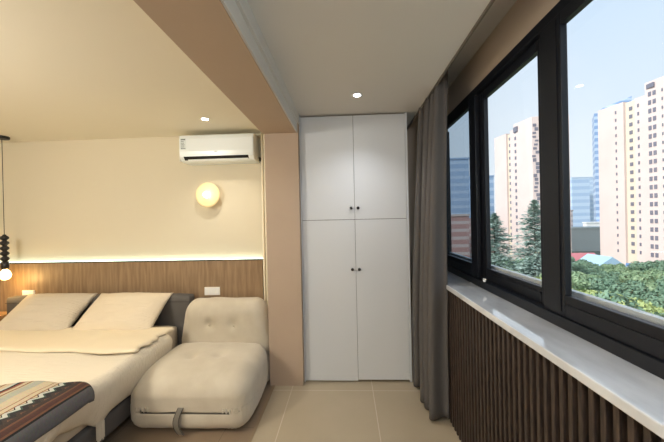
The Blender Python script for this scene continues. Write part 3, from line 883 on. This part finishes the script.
def tree(k, x, y, sc, rz, hs=1):
    t = thing('broadleaf_tree', KL[k], 'tree', (x, y, GZ), rz, GL[k]); t.scale = (sc, sc, sc*hs)
    for n_, me in (('crown', protos[k][0]), ('trunk', protos[k][1])):
        o = bpy.data.objects.new(n_, me); C.objects.link(o); o.parent = t
rt_ = random.Random(11)
Y = 30.0
while Y < 104:
    r = .40
    step = 5.4
    X = Y*.40+rt_.uniform(0, 3)
    while X < Y*1.12+3:
        x_, y_ = X+rt_.uniform(-.9, .9), Y+rt_.uniform(-1, 1)
        # keep the street and the houses free
        ok = not (y_ > 82 and x_ > 66) and not (y_ > 96) and not (54 < y_ < 71 and x_/y_ < .70)
        top = 10.6-.055*(Y-30)+rt_.uniform(-1.6, 1.3)
        if x_/y_ < .68: top += 1.6
        elif x_/y_ < .88 and y_ > 45: top += .8
        if Y > 60: top -= .03*(Y-60)
        if ok:
            kk = rt_.choice([0, 1, 1, 3, 0])
            if Y < 46 and rt_.random() < .45: kk = 2
            tree(kk, x_, y_, top/8.0, rt_.uniform(0, 6))
        X += step*rt_.uniform(.85, 1.15)
    Y += 5.4+Y*.02
for x_, y_, s_ in ((79, 84, .82), (84.5, 86, .86), (90, 86, .7), (67, 90, .85)):
    tree(1, x_, y_, s_, rt_.uniform(0, 6))

for k_, x_, y_, s_ in ((2, 23.0, 46, 1.36), (0, 26.6, 47.5, 1.42), (2, 30.0, 46.5, 1.34), (0, 24.0, 51.5, 1.45), (0, 33.4, 51, 1.3)):
    tree(k_, x_, y_, s_, rt_.uniform(0, 6))

def conifer(x, y, H, R, lab, seed):
    t = thing('conifer_tree', lab, 'tree', (x, y, GZ)); rng = np.random.default_rng(seed)
    V = []; F = []
    nb = 560
    for k in range(nb):
        f = (k/nb)**.85; z = H*(.16+.84*f); L_b = R*min(1, 1.55*(1-f))**.85*(.5+.6*rng.random())+.15
        a = rng.uniform(0, 2*PI); dirx = np.array([math.cos(a), math.sin(a), .12-.28*(1-f)])
        side = np.array([-math.sin(a), math.cos(a), 0]); m_ = int(8+20*(1-f))
        for q in range(m_):
            s = L_b*rng.uniform(.15, 1); p = np.array([0, 0, z])+dirx*s+side*rng.normal()*.25*(s*.5+.3)+np.array([0, 0, rng.normal()*.10-.03*s*s])
            u = dirx*.32+side*rng.normal()*.25; u = u/np.linalg.norm(u)*.42; w_ = np.cross(u, [0, 0, 1]); w_ = w_/np.linalg.norm(w_)*.15+np.array([0, 0, rng.normal()*.05])
            b0 = len(V); V += [p-u, p-w_, p+u, p+w_]; F.append((b0, b0+1, b0+2, b0+3))
    me = bpy.data.meshes.new('foliage'); me.from_pydata([list(map(float, v)) for v in V], [], F); me.update()
    new_obj('foliage', me, G4, t)
    bm = bmesh.new(); lathe(bm, [(.35, 0), (.2, H*.5), (.03, H*.98)], n=8); new_obj('trunk', bm, BARK, t)
conifer(32.0, 66.5, 20.2, 6.6, 'shorter bushy conifer left of the tallest conifer', 5)
conifer(37.0, 60.8, 22.6, 6.2, 'tallest pointed conifer in front of the cream tower', 6)
conifer(43.0, 67.0, 17.5, 5.5, 'conifer right of the tallest one beside the window post', 7)

# ------------------------------------------------------------------ sky and sun
w = bpy.data.worlds.new('World'); S.world = w; w.use_nodes = True
nt = w.node_tree; bg = nt.nodes['Background']
tc = nt.nodes.new('ShaderNodeTexCoord'); sp = nt.nodes.new('ShaderNodeSeparateXYZ'); nt.links.new(tc.outputs['Generated'], sp.inputs[0])
cr = nt.nodes.new('ShaderNodeValToRGB'); nt.links.new(sp.outputs['Z'], cr.inputs['Fac'])
cr.color_ramp.elements[0].position = .0; cr.color_ramp.elements[0].color = (*lin((236, 242, 248)), 1)
cr.color_ramp.elements[1].position = .75; cr.color_ramp.elements[1].color = (*lin((186, 214, 244)), 1)
nz = nt.nodes.new('ShaderNodeTexNoise'); nz.inputs['Scale'].default_value = 2.2; nz.inputs['Detail'].default_value = 6
nt.links.new(tc.outputs['Generated'], nz.inputs['Vector'])
mr = nt.nodes.new('ShaderNodeMapRange'); mr.inputs[1].default_value = .45; mr.inputs[2].default_value = .75; mr.inputs[3].default_value = 0; mr.inputs[4].default_value = .5
nt.links.new(nz.outputs['Fac'], mr.inputs[0])
mx = nt.nodes.new('ShaderNodeMix'); mx.data_type = 'RGBA'; mx.inputs[7].default_value = (*lin((244, 247, 250)), 1)
nt.links.new(mr.outputs[0], mx.inputs[0]); nt.links.new(cr.outputs[0], mx.inputs[6]); nt.links.new(mx.outputs[2], bg.inputs[0])
bg.inputs[1].default_value = .68
sun = bpy.data.lights.new('sun', 'SUN'); sun.energy = 2.6; sun.angle = math.radians(8); sun.color = lin((255, 250, 246))
so = bpy.data.objects.new('sun', sun); C.objects.link(so)
so.rotation_euler = Vector((.74, .42, -.62)).to_track_quat('-Z', 'Y').to_euler(); so.location = (-10, -10, 20)

# ------------------------------------------------------------------ camera
F = 300.0
yaw, pit, rol = (math.radians(v) for v in (2.7, -.2, 1.25))
fwd = Vector((-math.sin(yaw)*math.cos(pit), math.cos(yaw)*math.cos(pit), math.sin(pit)))
rgt = Vector((math.cos(yaw), math.sin(yaw), 0)); up = rgt.cross(fwd)
r2 = rgt*math.cos(rol)-up*math.sin(rol); u2 = up*math.cos(rol)+rgt*math.sin(rol)
cam = bpy.data.cameras.new('camera'); cam.sensor_width = 36; cam.lens = F/664*36; cam.clip_end = 2000; cam.clip_start = .02
co = bpy.data.objects.new('camera', cam); C.objects.link(co)
mw = Matrix((r2, u2, -fwd)).transposed().to_4x4(); mw.translation = (0, 0, 1.57); co.matrix_world = mw
S.camera = co
S.view_settings.view_transform = 'Standard'; S.view_settings.look = 'None'; S.view_settings.gamma = 1; S.view_settings.exposure = .8
S.view_settings.use_curve_mapping = False
S.cycles.max_bounces = 10; S.cycles.diffuse_bounces = 6; S.cycles.transparent_max_bounces = 12; S.cycles.use_denoising = True
S.cycles.sample_clamp_indirect = 6
